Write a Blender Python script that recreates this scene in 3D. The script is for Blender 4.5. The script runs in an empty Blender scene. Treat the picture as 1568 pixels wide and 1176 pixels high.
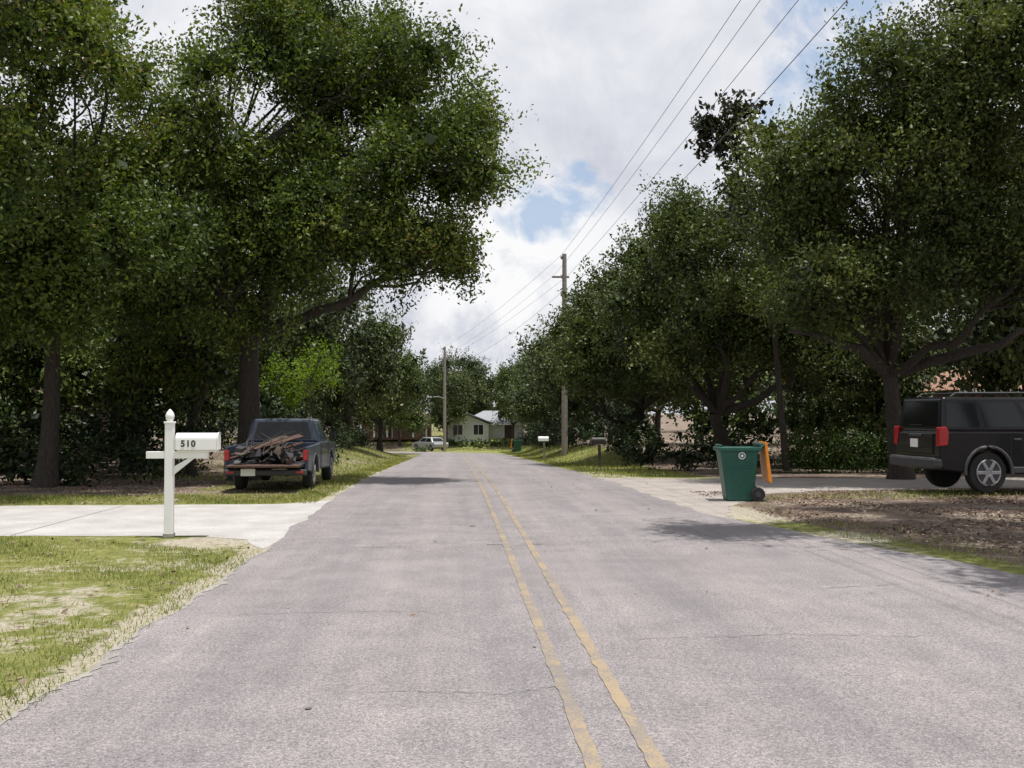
import bpy, math, random, bmesh
import numpy as np
from mathutils import Vector
rng=np.random.default_rng(7); random.seed(7)
scene=bpy.context.scene
F=1568.0
def dirpx(px,py):
    # world direction seen in the photograph (used only for sky cloud layout)
    v=np.array([(px-695)/F,1.0,(632-py)/F]); return v/np.linalg.norm(v)
# ---------------------------------------------------------------- materials
def mat(name):
    m=bpy.data.materials.new(name); m.use_nodes=True
    nt=m.node_tree; b=nt.nodes['Principled BSDF']; return m,nt,b
def N(nt,t,**k):
    n=nt.nodes.new(t)
    for a,v in k.items(): setattr(n,a,v)
    return n
def ramp(nt,src,stops):
    r=N(nt,'ShaderNodeValToRGB'); e=r.color_ramp.elements
    while len(e)<len(stops): e.new(0.5)
    for i,(p,c) in enumerate(stops):
        e[i].position=p; e[i].color=(c[0],c[1],c[2],1)
    nt.links.new(src,r.inputs[0]); return r.outputs[0]
def noise(nt,scale,detail=4,rough=.5,vec=None,dist=0):
    n=N(nt,'ShaderNodeTexNoise'); n.inputs['Scale'].default_value=scale
    n.inputs['Detail'].default_value=detail; n.inputs['Roughness'].default_value=rough
    n.inputs['Distortion'].default_value=dist
    if vec is None:
        tc=N(nt,'ShaderNodeTexCoord'); vec=tc.outputs['Object']
    nt.links.new(vec,n.inputs['Vector']); return n.outputs['Fac']
def mixc(nt,fac,a,b,mode='MIX'):
    m=N(nt,'ShaderNodeMix',data_type='RGBA',blend_type=mode)
    for s,v in ((0,fac),(6,a),(7,b)):
        if isinstance(v,(int,float)): m.inputs[s].default_value=v
        elif isinstance(v,tuple): m.inputs[s].default_value=(v[0],v[1],v[2],1)
        else: nt.links.new(v,m.inputs[s])
    return m.outputs[2]
def math_(nt,op,a,b=None,clamp=False):
    m=N(nt,'ShaderNodeMath',operation=op,use_clamp=clamp)
    for s,v in ((0,a),(1,b)):
        if v is None: continue
        if isinstance(v,(int,float)): m.inputs[s].default_value=v
        else: nt.links.new(v,m.inputs[s])
    return m.outputs[0]
def bump(nt,b,h,strength,dist):
    u=N(nt,'ShaderNodeBump'); u.inputs['Strength'].default_value=strength; u.inputs['Distance'].default_value=dist
    nt.links.new(h,u.inputs['Height']); nt.links.new(u.outputs[0],b.inputs['Normal'])
def simple(name,c,rough=.6,metal=0,var=.25,scale=8,bmp=0,spec=.5,coat=0):
    m,nt,b=mat(name)
    f=noise(nt,scale,5,.6)
    col=ramp(nt,f,[(.25,[x*(1-var) for x in c]),(.75,[min(1,x*(1+var)) for x in c])])
    nt.links.new(col,b.inputs['Base Color'])
    b.inputs['Roughness'].default_value=rough; b.inputs['Metallic'].default_value=metal
    b.inputs['Specular IOR Level'].default_value=spec; b.inputs['Coat Weight'].default_value=coat
    if bmp: bump(nt,b,f,bmp,.02)
    return m
def leafmat(name,stops,trans=.25,rough=.5,k=1.0):
    m,nt,b=mat(name)
    a=N(nt,'ShaderNodeAttribute',attribute_name='tint')
    c=ramp(nt,a.outputs['Fac'],[(p,[v*k for v in cc]) for p,cc in stops])
    nt.links.new(c,b.inputs['Base Color']); b.inputs['Roughness'].default_value=rough
    b.inputs['Specular IOR Level'].default_value=.3
    if trans<=0: return m
    t=N(nt,'ShaderNodeBsdfTranslucent')
    c2=mixc(nt,1.0,c,(1.6,1.6,.5),'MULTIPLY'); nt.links.new(c2,t.inputs['Color'])
    mx=N(nt,'ShaderNodeMixShader'); mx.inputs[0].default_value=trans
    nt.links.new(b.outputs[0],mx.inputs[1]); nt.links.new(t.outputs[0],mx.inputs[2])
    nt.links.new(mx.outputs[0],nt.nodes['Material Output'].inputs['Surface'])
    return m
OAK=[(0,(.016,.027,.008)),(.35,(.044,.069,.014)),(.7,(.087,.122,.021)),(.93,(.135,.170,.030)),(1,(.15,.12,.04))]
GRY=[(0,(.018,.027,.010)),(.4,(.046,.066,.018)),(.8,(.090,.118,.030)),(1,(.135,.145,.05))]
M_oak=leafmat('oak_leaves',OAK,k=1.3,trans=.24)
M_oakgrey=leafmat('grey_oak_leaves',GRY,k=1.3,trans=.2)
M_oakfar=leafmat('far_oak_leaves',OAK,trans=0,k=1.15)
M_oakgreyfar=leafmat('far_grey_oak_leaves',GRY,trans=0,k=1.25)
M_dark=leafmat('magnolia_leaves',[(0,(.016,.020,.010)),(.6,(.032,.036,.018)),(1,(.065,.06,.03))],trans=.12,rough=.3)
M_bright=leafmat('bright_leaves',[(0,(.08,.13,.015)),(.6,(.14,.22,.02)),(1,(.2,.29,.04))],trans=.4)
M_hedge=leafmat('hedge_leaves',[(0,(.010,.021,.006)),(.6,(.032,.055,.012)),(1,(.07,.10,.022))],trans=0)
M_clip=leafmat('clipped_hedge_leaves',[(0,(.03,.055,.012)),(.6,(.08,.13,.022)),(1,(.13,.19,.04))],trans=0)
M_grass=leafmat('grass_blades',[(0,(.11,.145,.03)),(.45,(.22,.25,.06)),(.75,(.36,.35,.12)),(1,(.52,.46,.25))],trans=.2,rough=.6)
M_litter=leafmat('fallen_leaves',[(0,(.06,.035,.025)),(.5,(.15,.095,.07)),(.85,(.28,.20,.15)),(1,(.42,.34,.27))],trans=0,rough=.7)
m,nt,b=mat('bark'); M_bark=m
tc=N(nt,'ShaderNodeTexCoord'); mp=N(nt,'ShaderNodeMapping'); mp.inputs['Scale'].default_value=(6,6,1.2)
nt.links.new(tc.outputs['Object'],mp.inputs[0])
f=noise(nt,4,6,.7,mp.outputs[0]); nt.links.new(ramp(nt,f,[(.3,(.022,.018,.015)),(.7,(.080,.066,.055))]),b.inputs['Base Color'])
b.inputs['Roughness'].default_value=.95; bump(nt,b,f,.8,.05)
m,nt,b=mat('weathered_asphalt'); M_road=m
big=noise(nt,.35,5,.6); med=noise(nt,1.7,7,.7); fine=noise(nt,110,3,.85); gr=noise(nt,38,4,.8)
c=ramp(nt,big,[(.3,(.240,.224,.228)),(.7,(.295,.277,.279))])
c=mixc(nt,1.0,c,ramp(nt,med,[(.3,(.82,.82,.83)),(.72,(1.12,1.11,1.10))]),'MULTIPLY')
c=mixc(nt,1.0,c,ramp(nt,fine,[(.33,(.30,.30,.31)),(.5,(.98,.98,.98)),(.68,(1.72,1.68,1.65))]),'MULTIPLY')
c=mixc(nt,.75,c,ramp(nt,gr,[(.35,(.62,.62,.63)),(.62,(1.2,1.19,1.18))]),'MULTIPLY')
tc=N(nt,'ShaderNodeTexCoord'); sx=N(nt,'ShaderNodeSeparateXYZ'); nt.links.new(tc.outputs['Object'],sx.inputs[0])
w=math_(nt,'SINE',math_(nt,'MULTIPLY',math_(nt,'SUBTRACT',sx.outputs[0],.78),3.9))
c=mixc(nt,.7,c,ramp(nt,math_(nt,'MULTIPLY_ADD',w,.5),[(0,(.92,.92,.93)),(1,(1.05,1.04,1.03))]),'MULTIPLY')
st=noise(nt,.9,3,.5,dist=1.5)
c=mixc(nt,ramp(nt,st,[(.60,(0,0,0)),(.74,(.5,.5,.5))]),c,(.175,.16,.160))
mp=N(nt,'ShaderNodeMapping'); mp.inputs['Scale'].default_value=(2.5,.12,1); nt.links.new(tc.outputs['Object'],mp.inputs[0])
sk=noise(nt,1.5,5,.65,mp.outputs[0]); c=mixc(nt,.9,c,ramp(nt,sk,[(.3,(.86,.86,.87)),(.7,(1.10,1.09,1.08))]),'MULTIPLY')
nt.links.new(c,b.inputs['Base Color']); b.inputs['Roughness'].default_value=.9; b.inputs['Specular IOR Level'].default_value=.2
bump(nt,b,fine,.5,.006)
m,nt,b=mat('worn_yellow_paint'); M_yellow=m
f=noise(nt,70,5,.85); g=noise(nt,2.5,5,.7)
k=math_(nt,'ADD',f,math_(nt,'MULTIPLY',g,.9))
c=ramp(nt,k,[(.80,(.185,.168,.163)),(.98,(.255,.212,.165)),(1.25,(.33,.252,.16))])
nt.links.new(c,b.inputs['Base Color']); b.inputs['Roughness'].default_value=.85
def concrete(name,c0,c1):
    m,nt,b=mat(name)
    f=noise(nt,1.2,6,.65); g=noise(nt,40,4,.7)
    c=ramp(nt,f,[(.3,c0),(.7,c1)]); c=mixc(nt,.8,c,ramp(nt,g,[(.3,(.7,.7,.7)),(.7,(1.15,1.15,1.15))]),'MULTIPLY')
    nt.links.new(c,b.inputs['Base Color']); b.inputs['Roughness'].default_value=.9; bump(nt,b,g,.3,.01); return m
M_conc=concrete('pale_concrete',(.36,.34,.325),(.52,.50,.485))
M_conc2=concrete('tan_concrete',(.29,.255,.23),(.42,.375,.345))
M_edge=concrete('crumbled_road_edge',(.24,.225,.21),(.36,.34,.31))
M_crack=simple('crack_tar',(.13,.12,.12),.9,var=.3,scale=30)
m,nt,b=mat('lawn_and_litter'); M_ground=m
f1=noise(nt,.8,6,.7); f2=noise(nt,5,5,.7); f3=noise(nt,30,5,.8)
gcol=ramp(nt,f2,[(.3,(.12,.14,.04)),(.5,(.21,.22,.07)),(.7,(.31,.29,.12))])
sand=ramp(nt,f3,[(.3,(.32,.28,.21)),(.7,(.54,.49,.40))])
as_=N(nt,'ShaderNodeAttribute',attribute_name='sand')
ks=math_(nt,'ADD',math_(nt,'ADD',math_(nt,'MULTIPLY',f1,.65),math_(nt,'MULTIPLY',f2,.35)),math_(nt,'MULTIPLY',as_.outputs['Fac'],.22))
sf=ramp(nt,ks,[(.54,(0,0,0)),(.62,(.95,.95,.95))])
gcol=mixc(nt,sf,gcol,sand)
lit=ramp(nt,f3,[(.3,(.06,.042,.034)),(.5,(.155,.115,.092)),(.7,(.32,.25,.20))])
lit=mixc(nt,ramp(nt,f1,[(.48,(0,0,0)),(.60,(.7,.7,.7))]),lit,(.36,.31,.245))
at=N(nt,'ShaderNodeAttribute',attribute_name='litter')
k=math_(nt,'ADD',at.outputs['Fac'],math_(nt,'MULTIPLY',math_(nt,'SUBTRACT',f1,.5),1.2))
k=math_(nt,'ADD',k,math_(nt,'MULTIPLY',math_(nt,'SUBTRACT',f2,.5),.8))
k=math_(nt,'SUBTRACT',k,math_(nt,'MULTIPLY',as_.outputs['Fac'],.8))
c=mixc(nt,ramp(nt,k,[(.38,(0,0,0)),(.6,(1,1,1))]),gcol,lit)
c=mixc(nt,.8,c,ramp(nt,f3,[(.3,(.6,.6,.6)),(.7,(1.3,1.3,1.3))]),'MULTIPLY')
nt.links.new(c,b.inputs['Base Color']); b.inputs['Roughness'].default_value=1; b.inputs['Specular IOR Level'].default_value=.1
bump(nt,b,f3,.7,.04)
M_white=simple('white_paint',(.82,.82,.81),.5,var=.04,scale=5)
M_black=simple('black_lettering',(.02,.02,.02),.5)
M_green=simple('green_plastic',(.008,.080,.058),.45,var=.25,scale=12)
M_orange=simple('orange_plastic',(.75,.26,.02),.45,var=.12,scale=10)
M_rubber=simple('rubber',(.02,.02,.02),.85)
M_glass=simple('dark_glass',(.008,.009,.010),.08,spec=.4,var=.1)
M_glassblue=simple('reflection_blue_glass',(.06,.09,.13),.06,spec=.9,var=.1)  # blue base colour stands in for reflections on the cab windows
M_carblack=simple('black_car_paint',(.006,.006,.008),.3,coat=.2,spec=.25,var=.2,scale=2)
M_carblue=simple('dark_blue_car_paint',(.026,.038,.062),.42,coat=.25,var=.4,scale=3)
M_trim=simple('grey_trim',(.045,.045,.05),.6)
M_chrome=simple('alloy',(.35,.35,.36),.4,metal=.8,var=.15)
M_red=simple('red_lens',(.35,.01,.012),.2,spec=.6,var=.2)
M_rust=simple('rusty_scrap',(.085,.045,.032),.85,var=.6,scale=9)
M_wood=simple('old_wood',(.080,.060,.048),.9,var=.5,scale=10)
M_pole=simple('utility_pole_wood',(.24,.21,.185),.9,var=.3,scale=6)
M_wire=simple('wire',(.09,.09,.10),.6)
M_metal=simple('grey_metal',(.35,.36,.37),.5,metal=.5)
M_steel=simple('dark_mailbox_paint',(.03,.028,.025),.5)
M_siding=simple('pale_siding',(.62,.66,.62),.7,var=.06)
M_roofgrey=simple('grey_shingles',(.28,.29,.31),.9,var=.2,scale=15)
M_roofbrown=simple('terracotta_shingles',(.30,.165,.115),.9,var=.3,scale=15)
m,nt,b=mat('brick'); M_brick=m
tc=N(nt,'ShaderNodeTexCoord'); mp=N(nt,'ShaderNodeMapping'); mp.inputs['Rotation'].default_value=(math.pi/2,0,0)
nt.links.new(tc.outputs['Object'],mp.inputs[0])
bt=N(nt,'ShaderNodeTexBrick'); bt.inputs['Scale'].default_value=4
bt.inputs['Color1'].default_value=(.24,.11,.075,1); bt.inputs['Color2'].default_value=(.17,.08,.055,1); bt.inputs['Mortar'].default_value=(.28,.24,.21,1)
nt.links.new(mp.outputs[0],bt.inputs[0]); nt.links.new(bt.outputs[0],b.inputs['Base Color']); b.inputs['Roughness'].default_value=.9
# ---------------------------------------------------------------- terrain functions
def sstep(t): t=np.clip(t,0,1); return t*t*(3-2*t)
YL=np.array(sorted(set([-400,-200,-100,-50,-30,-20,-10]+list(np.arange(-5,160,1.0))+[165,175,190,220,260,320,400,550,800,1200,2000])))
def basez_raw(y):
    y=np.asarray(y,float); yy=np.minimum(y,110)
    return -0.028*np.log1p(np.exp((yy-22)/4))*4
ZL=basez_raw(YL)
def base(y): return np.interp(y,YL,ZL)
def gz(x,y):
    x=np.asarray(x,float); y=np.asarray(y,float)
    r=0.85*sstep((x-.78-3.9)/3.0)*sstep((y-36)/14)
    l=0.65*sstep((-(x-.78)-3.9)/3.0)*sstep((y-30)/15)*(1-sstep((y-66)/10))
    far=1.0*sstep((y-108)/10)
    return base(y)+np.maximum(r*(1-sstep((y-95)/12)),0)+l+far
# ---------------------------------------------------------------- mesh helpers
def make_quads(name,V,Fq,mats,midx=None,tint=None,smooth=False,link=True):
    V=np.asarray(V,np.float32); Fq=np.asarray(Fq,np.int32)
    me=bpy.data.meshes.new(name)
    me.vertices.add(len(V)); me.vertices.foreach_set('co',V.ravel())
    me.loops.add(Fq.size); me.loops.foreach_set('vertex_index',Fq.ravel())
    me.polygons.add(len(Fq)); me.polygons.foreach_set('loop_start',np.arange(0,Fq.size,Fq.shape[1],dtype=np.int32))
    for mm in mats: me.materials.append(mm)
    if midx is not None: me.polygons.foreach_set('material_index',np.asarray(midx,np.int32))
    if tint is not None:
        a=me.attributes.new('tint','FLOAT','FACE'); a.data.foreach_set('value',np.asarray(tint,np.float32))
    me.update(calc_edges=True); me.validate()
    if smooth: me.polygons.foreach_set('use_smooth',np.ones(len(me.polygons),bool))
    if not link: return me
    o=bpy.data.objects.new(name,me); scene.collection.objects.link(o); return o
def tube(path,radii,k=7):
    P=np.array(path,float); n=len(P); V=[];Fc=[]
    T=np.gradient(P,axis=0); T/=np.linalg.norm(T,axis=1)[:,None]+1e-9
    ref=np.array([1,0,0.]) if abs(T[0][0])<.8 else np.array([0,1,0.])
    for i in range(n):
        u=np.cross(T[i],ref); u/=np.linalg.norm(u)+1e-9; v=np.cross(T[i],u)
        for j in range(k):
            a=2*math.pi*j/k; V.append(P[i]+radii[i]*(math.cos(a)*u+math.sin(a)*v))
    for i in range(n-1):
        for j in range(k):
            j2=(j+1)%k; Fc.append((i*k+j,i*k+j2,(i+1)*k+j2,(i+1)*k+j))
    return np.array(V),np.array(Fc,int)
class Acc:
    def __init__(s): s.V=[];s.F=[];s.M=[];s.T=[];s.n=0
    def add(s,V,Fc,m,t):
        s.V.append(V); s.F.append(Fc+s.n); s.M.append(np.full(len(Fc),m)); s.T.append(t if isinstance(t,np.ndarray) else np.full(len(Fc),t)); s.n+=len(V)
    def build(s,name,mats,link=True):
        return make_quads(name,np.concatenate(s.V),np.concatenate(s.F),mats,np.concatenate(s.M),np.concatenate(s.T),link=link)
def unit(a): return a/(np.linalg.norm(a,axis=-1,keepdims=True)+1e-9)
def leaves(acc,P,out,size,tint,mi=1,asp=.5,up=.6):
    n=len(P)
    a=unit(rng.normal(size=(n,3))+out*.7+np.array([0,0,-.1]))
    nn=unit(rng.normal(size=(n,3))+np.array([0,0,up]))
    b=unit(np.cross(nn,a)); l=(size*rng.uniform(.65,1.25,n))[:,None]*.5
    V=np.stack([P-a*l,P+b*l*asp-a*l*.1,P+a*l,P-b*l*asp-a*l*.1],1).reshape(-1,3)
    acc.add(V,np.arange(4*n).reshape(-1,4),mi,tint)
def clump(acc,c,r,size,dens,flat=.75,mi=1,tb=.5,L=14,spray=.2,asp=.5,core=22):
    ns=max(4,int(dens*r*r)); 
    d=unit(rng.normal(size=(ns,3))); u=rng.uniform(0,1,ns)**.42
    u=np.where(rng.random(ns)<.12,rng.uniform(.95,1.4,ns),u)
    lump=1+.3*np.sin(d[:,0]*5+c[0]*3)+.25*np.sin(d[:,1]*6+c[1])*np.cos(d[:,2]*5+c[2])
    S=c+d*(r*u*lump)[:,None]*np.array([1,1,flat])
    sd=unit(d+rng.normal(0,.6,size=(ns,3))+np.array([0,0,.35]))
    t=rng.uniform(-1,1,ns*L)[:,None]*spray*1.7
    P=np.repeat(S,L,0)+np.repeat(sd,L,0)*t+rng.normal(size=(ns*L,3))*spray*.5
    st=np.repeat(rng.uniform(-.22,.22,ns),L)
    tt=np.clip(tb+st+rng.normal(0,.13,ns*L),0,1)
    leaves(acc,P,np.repeat(sd,L,0),size,tt,mi,asp)
    if core:   # oversized, darkest-tint leaves added inside the clump to block light and deepen shade
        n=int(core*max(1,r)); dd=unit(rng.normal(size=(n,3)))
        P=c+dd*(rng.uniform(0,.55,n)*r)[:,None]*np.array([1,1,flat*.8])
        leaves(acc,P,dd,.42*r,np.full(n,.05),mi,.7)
def limb(acc,p0,p1,r0,r1,bend=.15,n=6,k=6):
    p0=np.array(p0,float);p1=np.array(p1,float);L=np.linalg.norm(p1-p0)
    off=rng.normal(size=3)*L*bend; t=np.linspace(0,1,n)[:,None]
    P=p0*(1-t)+p1*t+off*np.sin(t*math.pi)+rng.normal(size=(n,3))*L*.02*np.sin(t*math.pi)
    P[:,2]+=np.sin(t[:,0]*math.pi)*L*.05
    V,Fc=tube(P,np.linspace(r0,r1,n),k); acc.add(V,Fc,0,0.)
    return P
def ecenters(c,rad,n):
    d=unit(rng.normal(size=(n,3))); u=rng.uniform(.35,1,n)**.6*.92
    return np.array(c)+d*u[:,None]*np.array(rad)
def tree(name,basep,tr,fork,crowns,leaf=M_oak,size=.13,dens=150,cr=(.7,1.2),link=True,L=14,spray=.2,asp=.5,flat=.75,twigs=2,extra_limbs=(),core=22):
    """crowns: (center,radii,nclumps)"""
    acc=Acc(); bx,by=basep[:2]; bz=basep[2]
    f=np.array(fork,float)
    b0=np.array([bx,by,bz-.15]); n=8; t=np.linspace(0,1,n)[:,None]
    P=b0*(1-t)+f*t+np.array([.14,.08,0])*np.sin(t*5)*rng.normal()
    rr=np.linspace(tr,tr*.65,n); rr[0]*=1.5; rr[1]*=1.08
    V,Fc=tube(P,rr,10); acc.add(V,Fc,0,0.)
    for (c,rad,nc) in crowns:
        c=np.array(c,float); sub=c+np.array([0,0,-.25*rad[2]])
        lp=limb(acc,f,sub,tr*.5,tr*.2,.14,8,7)
        cs=ecenters(c,rad,nc)
        for q in cs:
            r=rng.uniform(*cr)
            if rng.random()<.75:
                s=lp[rng.integers(4,8)]; pp=limb(acc,s,q,tr*.13,.02,.12,5,4)
                for _ in range(twigs):
                    d=unit(rng.normal(size=3)); limb(acc,pp[3],q+d*r*.95,.022,.006,.1,3,3)
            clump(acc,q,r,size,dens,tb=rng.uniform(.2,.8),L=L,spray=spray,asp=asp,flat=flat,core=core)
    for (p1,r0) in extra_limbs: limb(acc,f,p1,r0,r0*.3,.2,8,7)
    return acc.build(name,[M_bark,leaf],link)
# ---------------------------------------------------------------- ground
XL=np.array(sorted(set([round(v,2) for v in list(np.arange(-14,16.01,.5))+list(np.arange(-3.3,-1.9,.1))+list(np.arange(4,6.5,.25))]+[-2000,-1000,-500,-300,-200,-150,-110,-80,-60,-45,-35,-28,-22,-18,-16,18,22,28,35,45,60,80,110,150,200,300,500,1000,2000])))
X,Y=np.meshgrid(XL,YL); Z=gz(X,Y)
nx,ny=len(XL),len(YL)
idx=np.arange(nx*ny).reshape(ny,nx)
Fg=np.stack([idx[:-1,:-1],idx[:-1,1:],idx[1:,1:],idx[1:,:-1]],-1).reshape(-1,4)
g=make_quads('ground',np.stack([X,Y,Z],-1).reshape(-1,3),Fg,[M_ground],smooth=True)
def left_edge(y): return np.interp(y,[-10,5,10,12,20,30,60],[-2.34,-2.3,-2.22,-2.2,-2.3,-2.35,-2.4])
def right_edge(y): return np.interp(y,[-10,0,5,10.1,13,14.9,16,24,60],[9.5,8.6,7.2,5.6,4.85,4.4,4.02,4.0,3.95])
lt=np.zeros_like(X)
lt=np.maximum(lt,sstep((X-right_edge(Y)-.1)/.9)*(Y<23))
lt=np.maximum(lt,.95*sstep((X-6)/2.0)*(Y>=23))
lt=np.maximum(lt,.9*sstep((-X-4.5)/2.0)*sstep((Y-19.5)/2.5))
lt=np.maximum(lt,.9*sstep((-X-9)/3)*sstep((Y-17)/2))
lt=np.maximum(lt,.45*(X<-2)*(Y>20))
a=g.data.attributes.new('litter','FLOAT','POINT'); a.data.foreach_set('value',lt.ravel().astype(np.float32))
sd=.85*np.exp(-((X-left_edge(Y)+.10)/.17)**2)*(Y<60)
for (cx_,cy_,sx_,sy_,am) in ((4.7,16.6,.6,2.0,1.0),(5.2,12.8,.4,.6,.9),(-2.9,13.0,.8,.8,.9),(5.6,18.6,.7,.9,.8),(-5.5,7.5,2.2,1.4,.6),(-4.0,6.3,1.2,.6,.45),(-4,11,1.6,.8,.3),(-3.2,9.2,.5,.9,.4),(9,20.5,1.5,.7,.4),(7,17,1.2,.8,.4),(4.6,30,.5,5,.5),(7.0,20.6,1.3,.7,.6)):
    sd=np.maximum(sd,am*np.exp(-((X-cx_)/sx_)**2-((Y-cy_)/sy_)**2))
a=g.data.attributes.new('sand','FLOAT','POINT'); a.data.foreach_set('value',sd.ravel().astype(np.float32))
# ---------------------------------------------------------------- road
ys=np.arange(-10,75.01,.25)
jl=np.convolve(rng.normal(0,.055,len(ys)),[.25,.5,.25],'same'); jr=np.convolve(rng.normal(0,.11,len(ys)),[.3,.4,.3],'same')
jl[-1]=jr[-1]=0
V=[];Fc=[]
for i,y in enumerate(ys):
    z=float(base(y))+.006
    V+= [(left_edge(y)+jl[i],y,z),(.78,y,z),(right_edge(y)+jr[i],y,z)]
for i in range(len(ys)-1):
    for j in range(2): a0=i*3+j; Fc.append((a0,a0+1,a0+4,a0+3))
R=30.; cx=.78-R; pts=[]
for t in np.linspace(0,math.pi/2,30)[1:]: pts.append([(cx+(R+o)*math.cos(t),75+(R+o)*math.sin(t)) for o in (-3.18,0,3.17)])
for s in np.arange(4,90,4): pts.append([(cx-s,75+R+o) for o in (-3.18,0,3.17)])
for p in pts: V+=[(q[0],q[1],float(base(q[1]))+.02) for q in p]
tot=len(V)//3
for i in range(len(ys)-1,tot-1):
    for j in range(2): a0=i*3+j; Fc.append((a0,a0+1,a0+4,a0+3))
road=make_quads('road',V,Fc,[M_road])
def sheet(name,poly,material,dz,parent=None,jit=0):
    if jit:
        P=[]
        for i in range(len(poly)):
            a=np.array(poly[i]);b_=np.array(poly[(i+1)%len(poly)]); L=np.linalg.norm(b_-a); n=max(1,min(60,int(L/.25)))
            for t in range(n): 
                q=a+(b_-a)*t/n
                P.append(tuple(q+rng.normal(0,jit,2)) if t else tuple(q))
        poly=P
    bm=bmesh.new(); vs=[bm.verts.new((x,y,0)) for x,y in poly]; bm.faces.new(vs)
    ymin=min(p[1] for p in poly); ymax=max(p[1] for p in poly)
    for yy in np.arange(math.ceil(ymin),ymax,1.0):
        bmesh.ops.bisect_plane(bm,geom=bm.verts[:]+bm.edges[:]+bm.faces[:],plane_co=(0,float(yy),0),plane_no=(0,1,0))
    for v in bm.verts: v.co.z=float(gz(v.co.x,v.co.y))+dz
    bmesh.ops.triangulate(bm,faces=bm.faces[:])
    me=bpy.data.meshes.new(name); bm.to_mesh(me); bm.free(); me.materials.append(material)
    o=bpy.data.objects.new(name,me); scene.collection.objects.link(o)
    if parent: o.parent=parent
    return o
def strip(name,xf,ya,yb,w,material,dz,parent=None,jit=.006,st=.25):
    V=[];Fc=[]; yy=np.arange(ya,yb+.001,st)
    for i,y in enumerate(yy):
        z=float(base(y))+dz; x=xf(y)
        V+=[(x-w/2+rng.normal(0,jit),y,z),(x+w/2+rng.normal(0,jit),y,z)]
        if i: a0=2*i-2; Fc.append((a0,a0+1,a0+3,a0+2))
    o=make_quads(name,V,Fc,[material]); 
    if parent: o.parent=parent
    return o
strip('yellow_line_a',lambda y:.635,-8,75,.078,M_yellow,.011,road,jit=.005,st=.1)
strip('yellow_line_b',lambda y:.925,-8,75,.078,M_yellow,.011,road,jit=.005,st=.1)
yy=np.arange(-6,12.3,.05);V=[];Fc=[]
for i,y in enumerate(yy):
    w=max(.003,rng.normal(.022,.03)+.025*math.sin(y*2.1))
    xl=left_edge(y)+np.interp(y,ys,jl)
    z=float(base(y))+.010; V+=[(xl-.012,y,z),(xl+w,y,z)]
    if i: a0=2*i-2; Fc.append((a0,a0+1,a0+3,a0+2))
o=make_quads('worn_edge',V,Fc,[M_edge]); o.parent=road
def crack(pts,w):
    P=[];
    for (a,b) in zip(pts[:-1],pts[1:]):
        for t in np.linspace(0,1,20,endpoint=False): P.append((a[0]+(b[0]-a[0])*t,a[1]+(b[1]-a[1])*t+rng.normal(0,.018)))
    V=[];Fc=[]
    for i,(x,y) in enumerate(P):
        ww=w*rng.uniform(.2,1.2); z=float(base(y))+.010
        V+=[(x,y-ww,z),(x,y+ww,z)]
        if i: a0=2*i-2; Fc.append((a0,a0+1,a0+3,a0+2))
    o=make_quads('crack',V,Fc,[M_crack]); o.parent=road
crack([(-.5,5.95),(.3,5.85),(.6,6.0)],.004)
crack([(-1.2,12.3),(-.5,12.4)],.010)
crack([(.4,12.5),(.62,12.48)],.03)
crack([(.95,12.5),(1.1,12.5)],.022)
crack([(-2.1,20.5),(1,20.4),(3.8,20.7)],.012)
crack([(-.3,17.6),(1.6,17.7)],.008)
crack([(3.4,9.2),(4.2,9.4)],.006)
crack([(-1.9,8.2),(-.9,8.35),(.2,8.25)],.004)
crack([(1.2,7.2),(2.4,7.3),(3.5,7.15)],.004)
for (x,y,s) in ((-.78,5.62,.022),(.28,14.6,.05),(1.6,9,.013),(.55,7.0,.016)):
    a_=np.linspace(0,2*math.pi,9)[:-1]; p=[(x+s*math.cos(t)*rng.uniform(.6,1.2),y+s*math.sin(t)*rng.uniform(.6,1.4)) for t in a_]
    sheet('road_spot',p,M_crack,.012,road)
drv=sheet('driveway',[(-2.25,12.3),(-2.6,13.2),(-3.3,13.65),(-6,13.8),(-26,14.0),(-26,18.6),(-7,18.6),(-3.2,18.6),(-2.5,19.3),(-2.1,19.6),(-1.95,16)],M_conc,.004,jit=.03)
drv2=sheet('driveway',[(4.25,15.5),(4.75,17.6),(5.35,18.6),(6.2,20.6),(8,21.6),(12,22.3),(26,22.4),(26,27.4),(7,27.3),(4.6,27.9),(3.7,28.6),(3.75,15.5)],M_conc2,.004,jit=.05)
for x in (-5.8,-9.8):
    sheet('expansion_joint',[(x,13.85),(x+.012,13.85),(x+.012,18.55),(x,18.55)],M_crack,.009,drv)
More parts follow.
